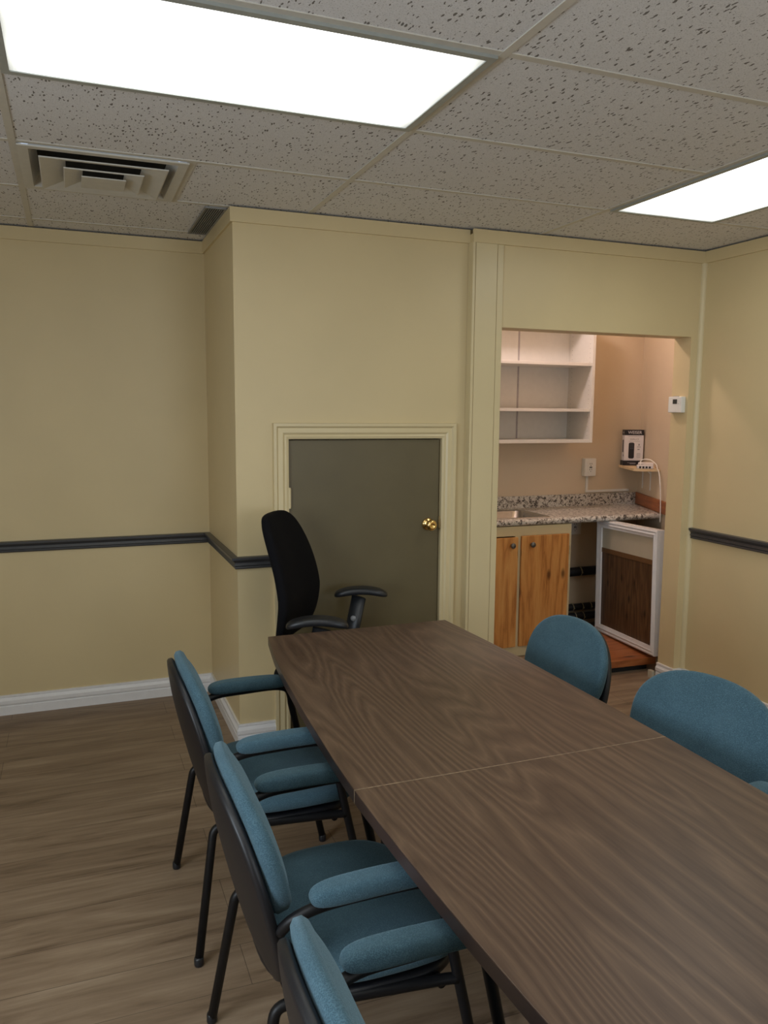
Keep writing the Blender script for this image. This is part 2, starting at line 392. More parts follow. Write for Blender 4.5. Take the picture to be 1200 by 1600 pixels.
def pad(bm, W, s0, s1, fn, T, nu=20, ns=26, n=3.0, front=1., back=0., wfn=None, pw=.38, rim=(0, 0), ins=.014):
    """cushion: outline half-width from a superellipse between s0,s1; fn(u,s)->(point, normal);
    rim = thickness at the border (front, back), rounded over the inset ins"""
    sm, hs = (s0+s1)/2, (s1-s0)/2
    flat = rim == (0, 0); px = 6 if flat else 3; rf = rim[0] if callable(rim[0]) else (lambda s: rim[0])
    def grid(k):
        out = []; kx, kz = (1-k/W), (1-k/hs)
        for j in range(ns+1):
            vv = math.sin(-PI/2+PI*j/ns); s = sm+hs*vv*kz
            w = (wfn(s) if wfn else W)*kx*max(1e-3, (1-abs(vv)**n))**(1/n); row = []
            for i in range(nu+1):
                uu = math.sin(-PI/2+PI*i/nu)
                e = max(0, (1-abs(uu)**px)*(1-abs(vv)**px))**pw
                row.append((fn(uu*w, s), e, s))
            out.append(row)
        return out
    G0 = grid(0 if flat else ins)
    edge = lambda j, i: i in (0, nu) or j in (0, ns)
    A = [[bm.verts.new(p+q*(rf(s)+T*front*e)) for (p, q), e, s in row] for row in G0]
    B = [[A[j][i] if flat and edge(j, i) else bm.verts.new(p-q*(rim[1]+T*back*e)) for i, ((p, q), e, s) in enumerate(row)] for j, row in enumerate(G0)]
    for j in range(ns):
        for i in range(nu):
            for G, fl in ((A, 0), (B, 1)):
                f = (G[j][i], G[j][i+1], G[j+1][i+1], G[j+1][i])
                bm.faces.new(f[::-1] if fl else f)
    if flat: return
    loop = [(0, i) for i in range(nu+1)]+[(j, nu) for j in range(1, ns+1)]+[(ns, i) for i in range(nu-1, -1, -1)]+[(j, 0) for j in range(ns-1, 0, -1)]
    rings = [[A[j][i] for j, i in loop]]
    for k, fr in ((.30*ins, .10), (0, .30), (0, .70), (.30*ins, .90)):
        G = grid(k); ring = []
        for j, i in loop:
            (p, q), e, s = G[j][i]; a, b = rf(s), -rim[1]
            ring.append(bm.verts.new(p+q*(a+(b-a)*fr)))
        rings.append(ring)
    rings.append([B[j][i] for j, i in loop])
    m_ = len(loop)
    for a, b in zip(rings, rings[1:]):
        for k in range(m_): bm.faces.new((a[k], a[(k+1) % m_], b[(k+1) % m_], b[k]))
def soft(o, w=0, seg=0): return o

# ------------------------------------------------------------------ room shell
H = 2.522
XL, YL = .706, 4.529      # side of the boxed-in corner / far wall of the left alcove
YB, YR = 3.71, 3.67       # door wall / slightly proud kitchenette wall
XR = 3.355
X0, Y0 = -1.9, -2.0       # left wall, wall behind the camera
XO0, XO1, ZO = 2.066, 3.288, 2.046   # kitchenette opening
YJ = 3.805                # back of the opening's wall
YN, ZN = 5.062, 2.80
GX, GY, T, t_ = -.153, 1.913, 1.2192, .6096   # ceiling grid: T bars, 2x4 ft tiles
def wb_(bm, x0, x1, y0, y1, z0=0, z1=H, dx=0, dy=0):
    """wall block whose room-side top is set back, leaving the dark gap seen above the crown boards"""
    bx(bm, x0, x1, y0, y1, z0, z1-.028)
    bx(bm, x0+dx, x1, y0+dy, y1, z1-.028, z1)
struct(box('floor', (X0-.1, 4.3, Y0-.1, 5.2, -.05, 0), 'floor', bev=0))
def holed_slab(bm, x0, x1, y0, y1, z0, z1, holes):
    """flat slab split into cells so that real rectangular openings remain"""
    xs = sorted({x0, x1}|{h[0] for h in holes}|{h[1] for h in holes}); ys = sorted({y0, y1}|{h[2] for h in holes}|{h[3] for h in holes})
    for a, b in zip(xs, xs[1:]):
        for c, d in zip(ys, ys[1:]):
            mx, my = (a+b)/2, (c+d)/2
            if not any(h[0] < mx < h[1] and h[2] < my < h[3] for h in holes): bx(bm, a, b, c, d, z0, z1)
bm = NB()
holed_slab(bm, X0-.1, XR+.1, Y0-.1, YL+.12, H+.003, H+.06,
           [(GX+.02, GX+t_-.02, GY+2*t_+.02, GY+3*t_-.02), (.60, .691, 3.78, 4.345), (1.85, XR+.2, YJ-.02, YL+.2)])
ceiling = struct(obj('ceiling', bm, 'tile'))
bm = NB(); LW0, LW1 = -.25, 1.35
for q in ((Y0-.1, LW0, 0, H), (LW1, YL+.1, 0, H), (LW0, LW1, 0, .9), (LW0, LW1, 2.1, H)): bx(bm, X0-.1, X0, *q)
struct(obj('wall_left', bm, 'wall'))
bm = NB()
for q in ((LW0, LW0+.05, .9, 2.1), (LW1-.05, LW1, .9, 2.1), (LW0, LW1, .9, .95), (LW0, LW1, 2.05, 2.1), (.53, .57, .9, 2.1)): bx(bm, X0-.085, X0-.03, *q)
struct(obj('window_1', bm, 'white', bev=.003))
bm = NB(); wb_(bm, X0-.1, XL+.02, YL, YL+.1, dy=.05); struct(obj('wall_alcove', bm, 'wall'))
bm = NB(); wb_(bm, XR, XR+.1, Y0-.1, YR+.04, dx=.05); struct(obj('wall_right', bm, 'wall'))
# boxed corner side and door wall with the low doorway cut out
DX0, DX1, DZ = .955, 1.757, 1.482
bm = NB()
wb_(bm, XL, DX0, YB, YB+.10, dx=.05, dy=.05); wb_(bm, DX1, 1.95, YB, YB+.10, dy=.05); wb_(bm, DX0, DX1, YB, YB+.10, DZ, dy=.05)
wb_(bm, XL, XL+.10, YB+.10, YL+.1, dx=.05); bx(bm, DX0-.05, DX1+.05, YB+.10, YB+.12, 0, DZ+.05)  # last slab is added behind the doorway to block leaking light
struct(obj('wall_door', bm, 'wall'))
# kitchenette front wall
bm = NB()
wb_(bm, 1.892, XO0, YR, YJ, dy=.05); wb_(bm, XO1, XR+.1, YR, YJ, dy=.05); wb_(bm, XO0, XO1, YR, YJ, ZO, dy=.05)
struct(obj('wall_front', bm, 'wall'))
# kitchenette walls
bm = NB()
bx(bm, 1.85, 4.2, YN, YN+.1, 0, ZN)
bx(bm, 1.87, 1.97, YJ, YN, 0, ZN)
prism(bm, [(4.085, YN), (3.553, YJ-.02), (3.67, YJ-.02), (4.2, YN)], 0, ZN)
bx(bm, XR+.1, 3.67, YJ-.02, YJ, 0, H)
bx(bm, 1.87, 3.67, YJ-.06, YJ, H, ZN)
struct(obj('wall_kitchenette', bm, 'niche'))
struct(box('ceiling_kitchenette', (1.87, 4.2, YJ-.06, YN+.1, ZN, ZN+.05), 'niche', bev=0))
# wall behind the camera with a window
bm = NB()
WZ0, WZ1 = .9, 2.1
wins = [(1.05, 2.65)]
xs = [X0-.1]+[v for w in wins for v in w]+[XR+.1]
for a, b in zip(xs[::2], xs[1::2]): bx(bm, a, b, Y0-.1, Y0, 0, H)
for a, b in wins: bx(bm, a, b, Y0-.1, Y0, 0, WZ0); bx(bm, a, b, Y0-.1, Y0, WZ1, H)
struct(obj('wall_back', bm, 'wall'))
for i, (a, b) in enumerate(wins):
    bm = NB(); c = (a+b)/2
    for q in ((a, a+.05, WZ0, WZ1), (b-.05, b, WZ0, WZ1), (a, b, WZ0, WZ0+.05), (a, b, WZ1-.05, WZ1), (c-.02, c+.02, WZ0, WZ1)):
        bx(bm, q[0], q[1], Y0-.085, Y0-.03, q[2], q[3])
    struct(obj('window_%d' % (i+2), bm, 'white', bev=.003))

# ceiling grid: T bars, 2x4 ft tiles
bm = NB(); z0, z1 = H-.0005, H+.006
hw = .012
for k in range(-1, 3): bx(bm, GX+k*T-hw, GX+k*T+hw, Y0, YL if k < 1 else YB if k < 2 else YR, z0, z1)
for k in range(-7, 5):
    y = GY+k*t_
    for c in range(-2, 3):
        xa, xb = GX+c*T+hw, GX+(c+1)*T-hw
        xa = max(xa, X0); xb = min(xb, XR)
        if y > YB-.02 and xa > XL: continue
        if y > YB-.02: xb = min(xb, XL)
        if c == 2 and k == 1: continue
        if xb > xa: bx(bm, xa, xb, y-hw, y+hw, z0+.0005, z1)
bx(bm, GX+t_-hw, GX+t_+hw, GY+2*t_+hw, GY+3*t_-hw, z0+.0005, z1)
bx(bm, GX+2*T+t_-hw, GX+2*T+t_+hw, GY+hw, GY+2*t_-hw, z0+.0005, z1)
grid = obj('ceiling_grid', bm, 'tee', ceiling, label='painted metal grid of the tiled ceiling')

# crown boards
bm = NB(); ZC = 2.452; d = .012
cr = [(0, ZC), (d, ZC), (d, H-.006), (0, H-.006)]
def run(name, path, prof, mat, idx=None):
    bm = NB(); sweep(bm, path, prof, (0, 0, 1)); o = obj(name, bm, mat); return struct(smooth_by_angle(o, 25))
crown_prof = [(0, ZC), (-d, ZC), (-d, H-.006), (0, H-.006)]
run('trim_1', [(X0, YL, 0), (XL, YL, 0), (XL, YB, 0), (1.892, YB, 0)], crown_prof, 'wall')
run('trim_2', [(1.892, YR, 0), (XR, YR, 0), (XR, Y0, 0)], crown_prof, 'wall')
# vertical board left of the kitchenette opening, its edge strips, corner bead
bm = NB()
bx(bm, 1.888, 1.903, YR-.014, YB-.001, 0, ZC)
bx(bm, 1.9065, 2.028, YR-.010, YR+.001, 0, ZC)
bx(bm, 2.0315, XO0, YR-.006, YR+.001, 0, ZC)
struct(obj('trim_3', bm, 'casing', bev=.0015))
bm = NB(); lathe(bm, [(.022, .107), (.022, ZC)], 16, Matrix.Translation((XR, YR, 0)))
struct(smooth_by_angle(obj('trim_4', bm, 'casing')))

# baseboards (profile: out, height)
bp = [(0, 0), (-.014, 0), (-.014, .046), (-.009, .049), (-.010, .053), (-.017, .060), (-.017, .078), (-.010, .088), (-.007, .094), (-.011, .098), (-.010, .107), (0, .107)]
run('baseboard_left', [(X0, YL, 0), (XL, YL, 0), (XL, YB, 0), (.883, YB, 0)], bp, 'white')
run('baseboard_right', [(XO1, YJ, 0), (XO1, YR, 0), (XR, YR, 0), (XR, Y0, 0)], bp, 'white')
# chair rails
def railp(z0, z1):
    h = z1-z0
    return [(0, z0), (-.012, z0), (-.016, z0+.1*h), (-.012, z0+.22*h), (-.020, z0+.30*h), (-.014, z0+.52*h), (-.024, z0+.72*h), (-.032, z0+.80*h), (-.032, z0+.97*h), (-.026, z1), (0, z1)]
run('trim_5', [(X0, YL, 0), (XL, YL, 0), (XL, YB, 0), (.883, YB, 0)], railp(.872, .930), 'rail')
run('trim_6', [(XR, YR-.024, 0), (XR, Y0, 0)], railp(.895, .957), 'rail')

# ------------------------------------------------------------------ low door
bm = NB(); bx(bm, DX0+.004, DX1-.006, YB+.008, YB+.043, .008, DZ-.006)
door = struct(obj('door_1', bm, 'door', bev=.002), 'low taupe door set in the cream wall')
bm = NB()
cp = [(0, .0), (0, .010), (-.012, .014), (-.020, .011), (-.030, .018), (-.052, .013), (-.060, .022), (-.074, .022), (-.076, 0)]
sweep(bm, [(DX0, YB, .0), (DX0, YB, DZ), (DX1, YB, DZ), (DX1, YB, .0)], [(-a, b) for a, b in cp], (0, -1, 0))
co = obj('trim_7', bm, 'casing'); smooth_by_angle(co, 25); struct(co, 'moulded cream casing around the low door')
bm = NB()
kx, kz = 1.69, 1.042
lathe(bm, [(.001, 0), (.031, 0), (.032, .004), (.026, .009), (.012, .012), (.0105, .026), (.017, .032), (.026, .040), (.029, .050), (.025, .060), (.013, .066), (.009, .062), (.001, .062)], 28,
      Matrix.Translation((kx, YB+.008, kz)) @ Matrix.Rotation(PI/2, 4, 'X'))
k = obj('door_knob', bm, 'brass', door, smooth=True, label='polished brass knob')
bm = NB(); bx(bm, DX0-.004, DX0+.012, YB-.004, YB+.009, 1.155, 1.245); tube(bm, [(DX0+.004, YB-.006, 1.15), (DX0+.004, YB-.006, 1.25)], .006, 10)
obj('hinge', bm, 'casing', door)
bm = NB(); bx(bm, DX1-.008, DX1+.010, YB-.003, YB+.010, 1.02, 1.082); bx(bm, DX1-.002, DX1+.004, YB-.008, YB, 1.03, 1.07)
obj('strike_plate', bm, 'hinge', door, .001, label='dull brass strike plate')

# ------------------------------------------------------------------ ceiling fixtures
def fixture(cx, cy, rz, label):
    th = thing('ceiling_light', label, 'ceiling light', (cx, cy, H-.004), rz, 'recessed fluorescent ceiling lights')
    bm = NB(); LX, LY, w = 1.195, .585, .022
    sweep(bm, [(-LX/2, -LY/2, 0), (LX/2, -LY/2, 0), (LX/2, LY/2, 0), (-LX/2, LY/2, 0)], [(0, -.004), (w, -.004), (w, .004), (0, .008)], (0, 0, 1), True)
    obj('frame', bm, 'frame_dark', th)
    bm = NB(); bx(bm, -LX/2+w, LX/2-w, -LY/2+w, LY/2-w, -.001, .004)
    obj('diffuser', bm, 'lamp_panel', th)
    return th
fixture(GX+T/2, GY+t_/2, 0, 'fluorescent panel nearest the camera, top left of the photo')
fixture(GX+2*T+t_/2, GY+t_, PI/2, 'fluorescent panel cut by the right edge of the photo, near the right wall')
fixture(GX+T/2, GY+t_/2-3*t_, 0, 'added unseen fluorescent panel in the ceiling over the near end of the table')  # unseen panel added for more light on the room
fixture(GX+2*T+t_/2, GY+t_-4*t_, PI/2, 'added unseen fluorescent panel in the ceiling behind the camera on the right')  # another unseen panel, added to light the room from behind
fixture(GX+T/2-T, GY+t_/2-2*t_, 0, 'added unseen fluorescent panel in the ceiling to the left of the camera')  # unseen panel added to brighten the side of the boxed corner

# square stepped air diffuser
vent = thing('ceiling_vent', 'square white stepped air diffuser in the ceiling', 'vent', (GX+t_/2, GY+2.5*t_, H-.004))
bm = NB(); a, b = .292, .235
sweep(bm, [(-a, -a, 0), (a, -a, 0), (a, a, 0), (-a, a, 0)], [(0, -.003), (.035, -.002), (.06, .045), (.058, .05), (.03, .004), (0, .002)], (0, 0, 1), True)
obj('frame', bm, 'diff_white', vent)
for s_out, s_in, zb, zt in ((.225, .135, -.016, .004), (.143, .075, -.024, -.008), (.080, 0, -.032, -.026)):
    bm = NB()
    if s_in: sweep(bm, [(-s_out, -s_out, 0), (s_out, -s_out, 0), (s_out, s_out, 0), (-s_out, s_out, 0)],
                   [(0, zb), (.004, zb-.001), (s_out-s_in, zt), (s_out-s_in, zt+.003), (0, zb+.004)], (0, 0, 1), True)
    else: bx(bm, -s_out, s_out, -s_out, s_out, zb, zb+.004)
    obj('louver', bm, 'diff_white', vent)
bm = NB(); bx(bm, -.24, .24, -.24, .24, .05, .054); obj('duct_shade_plate', bm, 'dark', vent, label='black plate painting the shade behind the louvers')  # flat black plate paints in the darkness of the duct
grille = thing('ceiling_grille', 'narrow dusty grey slotted air grille in the ceiling beside the boxed corner', 'vent', (.647, 4.062, H-.004))
bm = NB()
sweep(bm, [(-.05, -.29, 0), (.047, -.29, 0), (.047, .29, 0), (-.05, .29, 0)], [(0, -.002), (.006, -.002), (.006, .006), (0, .006)], (0, 0, 1), True)
obj('frame', bm, 'grille', grille)
bm = NB()
for k in range(9): bx(bm, -.041+k*.0098, -.0375+k*.0098, -.284, .284, -.001, .006)
obj('slats', bm, 'grille', grille)
bm = NB(); bx(bm, -.045, .043, -.285, .285, .0061, .0075); obj('backing', bm, 'dark', grille)

# ------------------------------------------------------------------ conference table
TZ = .74
tab = thing('conference_table', 'long brown wood-grain conference table with a seam across its middle', 'table', (1.03, 1.67, 0))
def interp(pts, y):
    pts = sorted(pts)
    for (a, xa), (b, xb) in zip(pts, pts[1:]):
        if a <= y <= b:
            return xa+(xb-xa)*(y-a)/(b-a)
    return pts[0][1] if y < pts[0][0] else pts[-1][1]
Lp = [(2.992, .684), (2.75, .650), (2.52, .627), (2.25, .608), (2.05, .597), (1.86, .588), (1.68, .583), (1.48, .585), (1.3, .590), (1.1, .598), (.9, .610), (.6, .637), (.37, .668)]
Rp = [(2.985, 1.447), (2.655, 1.466), (2.4, 1.480), (1.94, 1.486), (1.655, 1.484), (1.32, 1.479), (.9, 1.465), (.37, 1.43)]
YS = 1.672
def top_half(y0, y1, nm):
    ys = [y0+(y1-y0)*k/16 for k in range(17)]
    pts = [(interp(Rp, y), y) for y in ys]+[(interp(Lp, y), y) for y in ys[::-1]]
    # slight diagonal of the far edge
    bm = NB(); prism(bm, [(p[0]-1.03, p[1]-1.67) for p in pts], TZ-.003, TZ)
    top = obj(nm, bm, 'table', tab, .001)
    bm = NB(); prism(bm, [(p[0]-1.03, p[1]-1.67) for p in pts], TZ-.034, TZ-.003)
    obj('edge_band', bm, 'table_edge', top, .0015, label='dark edge of the tabletop')
    return top
top_half(YS+.0008, 2.990, 'tabletop'); top_half(.37, YS-.0008, 'tabletop')
bm = NB(); bx(bm, interp(Lp, YS)-1.0305, interp(Rp, YS)-1.0295, YS-1.67-.0011, YS-1.67+.0011, TZ-.034, TZ+.0002)
obj('seam_strip', bm, 'seam', tab, label='thin worn tan seam line')
for yy in (.95, 2.45):
    bm = NB(); bx(bm, -.06, .06, yy-1.67-.05, yy-1.67+.05, .03, TZ-.06)
    l = obj('leg', bm, 'black_metal', tab, .006)
    bm = NB(); bx(bm, -.17, .17, yy-1.67-.04, yy-1.67+.04, 0, .03)
    obj('foot', bm, 'black_metal', l, .006)
    bm = NB(); bx(bm, -.25, .25, yy-1.67-.03, yy-1.67+.03, TZ-.06, TZ-.034)
    obj('top_bracket', bm, 'black_metal', l, .006)

# ------------------------------------------------------------------ guest chair
def back_fn(u, s):   # s = height; surface where cushion and shell meet
    x = -.229-.245*(s-.605)+.32*u*u-.10*max(0, s-.76)**1.5
    return Vector((x, u, s)), Vector((.971, -.55*u, .238)).normalized()
def make_chair(label):
    t = thing('guest_chair', label, 'chair', group='teal armchairs around the table')
    bm = NB(); pad(bm, .236, .525, .848, back_fn, .022, n=2.4, front=1, back=0, ns=30, pw=1.0, rim=(lambda s: .036+.070*max(0, .80-s), 0), ins=.026)
    soft(obj('back_cushion', bm, 'teal', t, smooth=True), .018, 4)
    bm = NB(); pad(bm, .233, .362, .838, back_fn, .016, n=2.45, front=0, back=1, ns=30, pw=1.0, rim=(-.001, .024), ins=.012)
    soft(obj('back_shell', bm, 'shell', t, smooth=True, label='dark plastic shell behind the cushion'), .014, 4)
    def seat_fn(u, s):
        z = .425+.012*abs(u/.25)**2-.030*max(0, (s-.10)/.16)**2
        return Vector((s, u, z)), Vector((0, 0, 1))
    bm = NB(); pad(bm, .250, -.190, .265, seat_fn, .018, n=3.0, front=1, back=0, ns=24, pw=1.0, rim=(.022, .022), ins=.020)
    soft(obj('seat', bm, 'teal', t, smooth=True), .018, 4)
    bm = NB(); pad(bm, .246, -.208, .245, lambda u, s: (Vector((s, u, .388)), Vector((0, 0, 1))), .006, n=3.2, front=0, back=1, pw=.8, rim=(.016, .016), ins=.010, wfn=lambda s: .246-.07*max(0, (-.06-s)/.14))
    soft(obj('seat_pan', bm, 'shell', t, smooth=True, label='dark plastic pan under the seat'), .006, 2)
    for sgn in (-1, 1):
        # front leg, arm and its rear bend: one bent tube
        P = [(.27, sgn*.265, .006), (.148, sgn*.262, .56), (.125, sgn*.260, .618), (-.12, sgn*.256, .622), (-.178, sgn*.246, .600), (-.205, sgn*.228, .565)]
        pts = [Vector(P[0]), Vector(P[0]).lerp(Vector(P[1]), .5)]+smooth_path([P[1], (.142, sgn*.262, .598), P[2], (.08, sgn*.259, .628), (-.02, sgn*.257, .627), P[3], P[4], P[5]], 5)
        bm = NB(); tube(bm, pts, .0125, 12)
        arm = obj('arm_frame', bm, 'black_metal', t, smooth=True)
        bm = NB(); lathe(bm, [(.001, 0), (.0125, 0), (.0142, .004), (.0142, .022), (.0125, .026)], 14, Matrix.Translation((.268, sgn*.265, 0)))
        obj('foot_cap', bm, 'black_plastic', arm, smooth=True)
        bm = NB()
        pad(bm, .030, -.150, .135, lambda u, s: (Vector((s, sgn*.257+u+0.02*sgn*(-s), .642+.006*math.cos((s)*8))), Vector((0, 0, 1))), .024, n=4., front=1., back=.75, nu=12, ns=22, pw=.42)
        obj('arm_pad', bm, 'teal', t, smooth=True)
        # rear leg, running forward as the side rail
        rp = round_path([(-.272, sgn*.268, .006), (-.212, sgn*.212, .392), (-.06, sgn*.236, .388), (.165, sgn*.258, .385), (.185, sgn*.2635, .385)], .03)
        bm = NB(); tube(bm, rp, .0125, 12)
        leg = obj('leg', bm, 'black_metal', t, smooth=True)
        bm = NB(); lathe(bm, [(.001, 0), (.0125, 0), (.0142, .004), (.0142, .022), (.0125, .026)], 14, Matrix.Translation((-.271, sgn*.268, 0)))
        obj('foot_cap', bm, 'black_plastic', leg, smooth=True)
    for x_, w_ in ((-.17, .250), (.15, .257)):
        bm = NB(); tube(bm, [(x_, -w_, .374), (x_, w_, .374)], .010, 10)
        obj('cross_bar', bm, 'black_metal', t, smooth=True)
    return t
def copy_thing(root, loc, rz, label):
    def cp(o, par):
        c = o.copy(); C.objects.link(c)
        if par: c.parent = par
        for ch in o.children: cp(ch, c)
        return c
    r = cp(root, None); r.location = loc; r.rotation_euler = (0, 0, rz); r['label'] = label
    return r
chA = make_chair('teal armchair on the left of the table, farthest from the camera')
chA.location = (.560, 2.475, 0); chA.rotation_euler = (0, 0, 0)
copy_thing(chA, (.560, 1.705, 0), 0, 'teal armchair on the left of the table, middle of the row of three')
copy_thing(chA, (.560, .985, 0), 0, 'teal armchair at the bottom edge of the photo, nearest the camera')
copy_thing(chA, (1.470, 2.450, 0), PI+.015, 'teal chair on the right of the table, in front of the kitchenette')
copy_thing(chA, (1.470, 1.700, 0), PI+.24, 'teal chair on the right of the table, cut by the right edge of the photo')

# ------------------------------------------------------------------ office chair
oc = thing('office_chair', 'black high-back office chair with T-shaped arms in front of the low door', 'chair', (1.055, 3.335, 0), -.60)
def obk(u, s):
    k = (s-.54)/.62
    x = -.203-.015+.045*math.sin(k*PI*1.05)-.14*max(0, s-.80)+.55*u*u
    return Vector((x, u, s)), Vector((.99, -.9*u, .1)).normalized()
bm = NB(); pad(bm, .235, .600, 1.165, obk, .022, n=4.5, front=1, back=.6, ns=34, nu=24, wfn=lambda s: .238-.055*max(0, (s-.80)/.37)**1.6, pw=.8, rim=(.018, .022))
soft(obj('backrest', bm, 'black_fabric', oc, smooth=True), .014, 3)
bm = NB(); pad(bm, .25, -.235, .245, lambda u, s: (Vector((s, u, .46)), Vector((0, 0, 1))), .07, n=3.4, front=.6, back=.5, pw=.35)
obj('seat', bm, 'black_fabric', oc, smooth=True)
bm = NB(); tube(bm, round_path([(-.05, 0, .42), (-.21, 0, .42), (-.235, 0, .50), (-.21, 0, .80)], .05), .030, 10, .012, up=Vector((0, 1, 0)))
obj('back_support', bm, 'black_plastic', oc, smooth=True)
for sgn in (-1, 1):
    bm = NB()
    # slanted upright
    pts = [(-.02, sgn*.20, .415), (-.02, sgn*.285, .43), (.0, sgn*.295, .50), (.045, sgn*.295, .73)]
    pp = round_path(pts, .05); tube(bm, pp, .038, 12, .014, up=Vector((0, 1, 0)))
    ap = obj('arm_post', bm, 'black_plastic', oc, smooth=True)
    bm = NB(); lathe(bm, [(.001, 0), (.013, 0), (.014, .004), (.012, .008), (.001, .009)], 18,
                     Matrix.Translation((.022, sgn*.295-.0125, .625)) @ Matrix.Rotation(PI/2, 4, 'X'))
    obj('button', bm, 'button', ap, smooth=True, label='round grey button')
    bm = NB(); yaw = .30
    def apf(u, s, sgn=sgn):
        p = Matrix.Rotation(yaw, 3, 'Z') @ Vector((s, u, 0)); x = s/.13
        return Vector((.055-(.03 if sgn < 0 else 0)+p.x, sgn*.295+p.y, .760-.022*x*x)), Vector((0, 0, 1))
    pad(bm, .044, -.128, .128, apf, .024, n=3.4, front=.8, back=.6, nu=14, ns=22, pw=.4)
    obj('arm_pad', bm, 'black_plastic', oc, smooth=True)
bm = NB(); lathe(bm, [(.001, .10), (.028, .10), (.028, .25), (.018, .25), (.018, .40), (.06, .41), (.06, .43)], 18)
obj('gas_column', bm, 'black_plastic', oc, smooth=False)
for k in range(5):
    a = 2*PI*k/5+.3; d = Vector((math.cos(a), math.sin(a), 0))
    bm = NB(); tube(bm, [d*.02+Vector((0, 0, .115)), d*.16+Vector((0, 0, .105)), d*.29+Vector((0, 0, .078))], .022, 10, .016)
    l = obj('base_arm', bm, 'black_plastic', oc, smooth=True)
    bm = NB()
    for q in (-.014, .014):
        c = d*.285+Vector((0, 0, .028))+Vector((-d.y, d.x, 0))*q
        lathe(bm, [(.001, -.009), (.024, -.009), (.028, -.005), (.028, .005), (.024, .009), (.001, .009)], 16,
              Matrix.Translation(c) @ Matrix.Rotation(a, 4, 'Z') @ Matrix.Rotation(PI/2, 4, 'X'))
    obj('caster', bm, 'black_plastic', l, smooth=True)

# ------------------------------------------------------------------ kitchenette
# base cabinet
CF, CT = 4.50, .880
cab = thing('base_cabinet', 'cream kitchenette base cabinet with two orange pine doors', 'cabinet', (1.975, CF, 0))
def rel(x0, x1, y0, y1, z0, z1): return (x0-1.975, x1-1.975, y0-CF, y1-CF, z0, z1)
bm = NB()
for q in ((1.975, 3.108, CF, CF+.02, .812, .876), (1.975, 3.108, CF, CF+.02, 0, .08), (3.078, 3.108, CF, CF+.02, .08, .812), (2.675, 2.722, CF, CF+.02, .08, .812), (1.975, 2.24, CF, CF+.02, .08, .812)):
    bx(bm, *rel(*q))
bx(bm, *rel(3.090, 3.108, CF+.02, YN-.005, 0, .876)); bx(bm, *rel(1.975, 1.99, CF+.02, YN-.005, 0, .876)); bx(bm, *rel(1.99, 3.09, YN-.02, YN-.005, 0, .876))
obj('body', bm, 'casing', cab, .001)
for (a, b, kx, zt) in ((2.225, 2.690, 2.640, .806), (2.716, 3.082, 2.790, .812)):
    bm = NB(); bx(bm, a-1.975, b-1.975, -.019, -.001, .07, zt)
    d_ = obj('door', bm, 'pine', cab, .003)
    bm = NB(); lathe(bm, [(.001, 0), (.010, 0), (.008, .010), (.016, .016), (.0185, .022), (.016, .028), (.001, .030)], 20, Matrix.Translation((kx-1.975, -.019, .755)) @ Matrix.Rotation(PI/2, 4, 'X'))
    obj('knob', bm, 'knob', d_, smooth=True, label='dark pewter knob')
    if b > 3:
        bm = NB(); tube(bm, [(b-1.975, -.012, .67), (b-1.975, -.012, .73)], .006, 8); obj('hinge', bm, 'hinge', d_)
# countertop with a sink cut-out
ct = thing('countertop', 'speckled granite-look laminate countertop with backsplash', 'countertop', (1.975, 4.49, .88))
SX0, SX1, SY0, SY1 = 2.30, 2.965, 4.555, 4.93
def rp(p): return (p[0]-1.975, p[1]-4.49)
fr = lambda x: 4.495+(x-1.975)*-.006
bm = NB()
prism(bm, [rp(q) for q in ((1.975, 4.50), (SX0, 4.50), (SX0, YN-.02), (1.975, YN-.02))], 0, .040)
prism(bm, [rp(q) for q in ((SX0, 4.50), (SX1, 4.50), (SX1, SY0), (SX0, SY0))], 0, .040)
prism(bm, [rp(q) for q in ((SX0, SY1), (SX1, SY1), (SX1, YN-.02), (SX0, YN-.02))], 0, .040)
prism(bm, [rp(q) for q in ((SX1, 4.50), (3.825, 4.50), (4.055, YN-.02), (SX1, YN-.02))], 0, .040)
tube(bm, [(0, .012, .020), (3.825-1.975, .012, .020)], .0199, 14)
obj('slab', bm, 'granite', ct)
bm = NB(); bx(bm, 0, 4.065-1.975, YN-.021-4.49, YN-.001-4.49, 0.0, .128)
obj('backsplash', bm, 'granite', ct, .004)
# sink
sk = thing('sink', 'stainless steel sink set into the countertop', 'sink', ((SX0+SX1)/2, (SY0+SY1)/2, .92))
def rrect(hx, hy, r, z, n=6):
    out = []
    for cxs, cys, a0 in ((1, 1, 0), (-1, 1, PI/2), (-1, -1, PI), (1, -1, 3*PI/2)):
        for k in range(n+1):
            a = a0+PI/2*k/n; out.append(Vector((cxs*(hx-r)+r*math.cos(a), cys*(hy-r)+r*math.sin(a), z)))
    return out
bm = NB(); hx, hy = (SX1-SX0)/2, (SY1-SY0)/2
L = [rrect(hx+.012, hy+.012, .035, .0005), rrect(hx+.010, hy+.010, .035, .005), rrect(hx-.008, hy-.008, .05, .005), rrect(hx-.016, hy-.016, .06, -.004), rrect(hx-.028, hy-.028, .07, -.14), rrect(hx-.06, hy-.06, .07, -.155), rrect(.02, .02, .019, -.158)]
rings = [[bm.verts.new(p) for p in l] for l in L]
for a, b in zip(rings, rings[1:]):
    for k in range(len(a)): bm.faces.new((a[k], a[(k+1) % len(a)], b[(k+1) % len(a)], b[k]))
bm.faces.new(rings[-1])
obj('bowl', bm, 'steel', sk, smooth=True)
bm = NB(); lathe(bm, [(.001, -.156), (.035, -.156), (.038, -.153), (.03, -.150), (.001, -.152)], 20); obj('drain', bm, 'steel', sk, smooth=True)

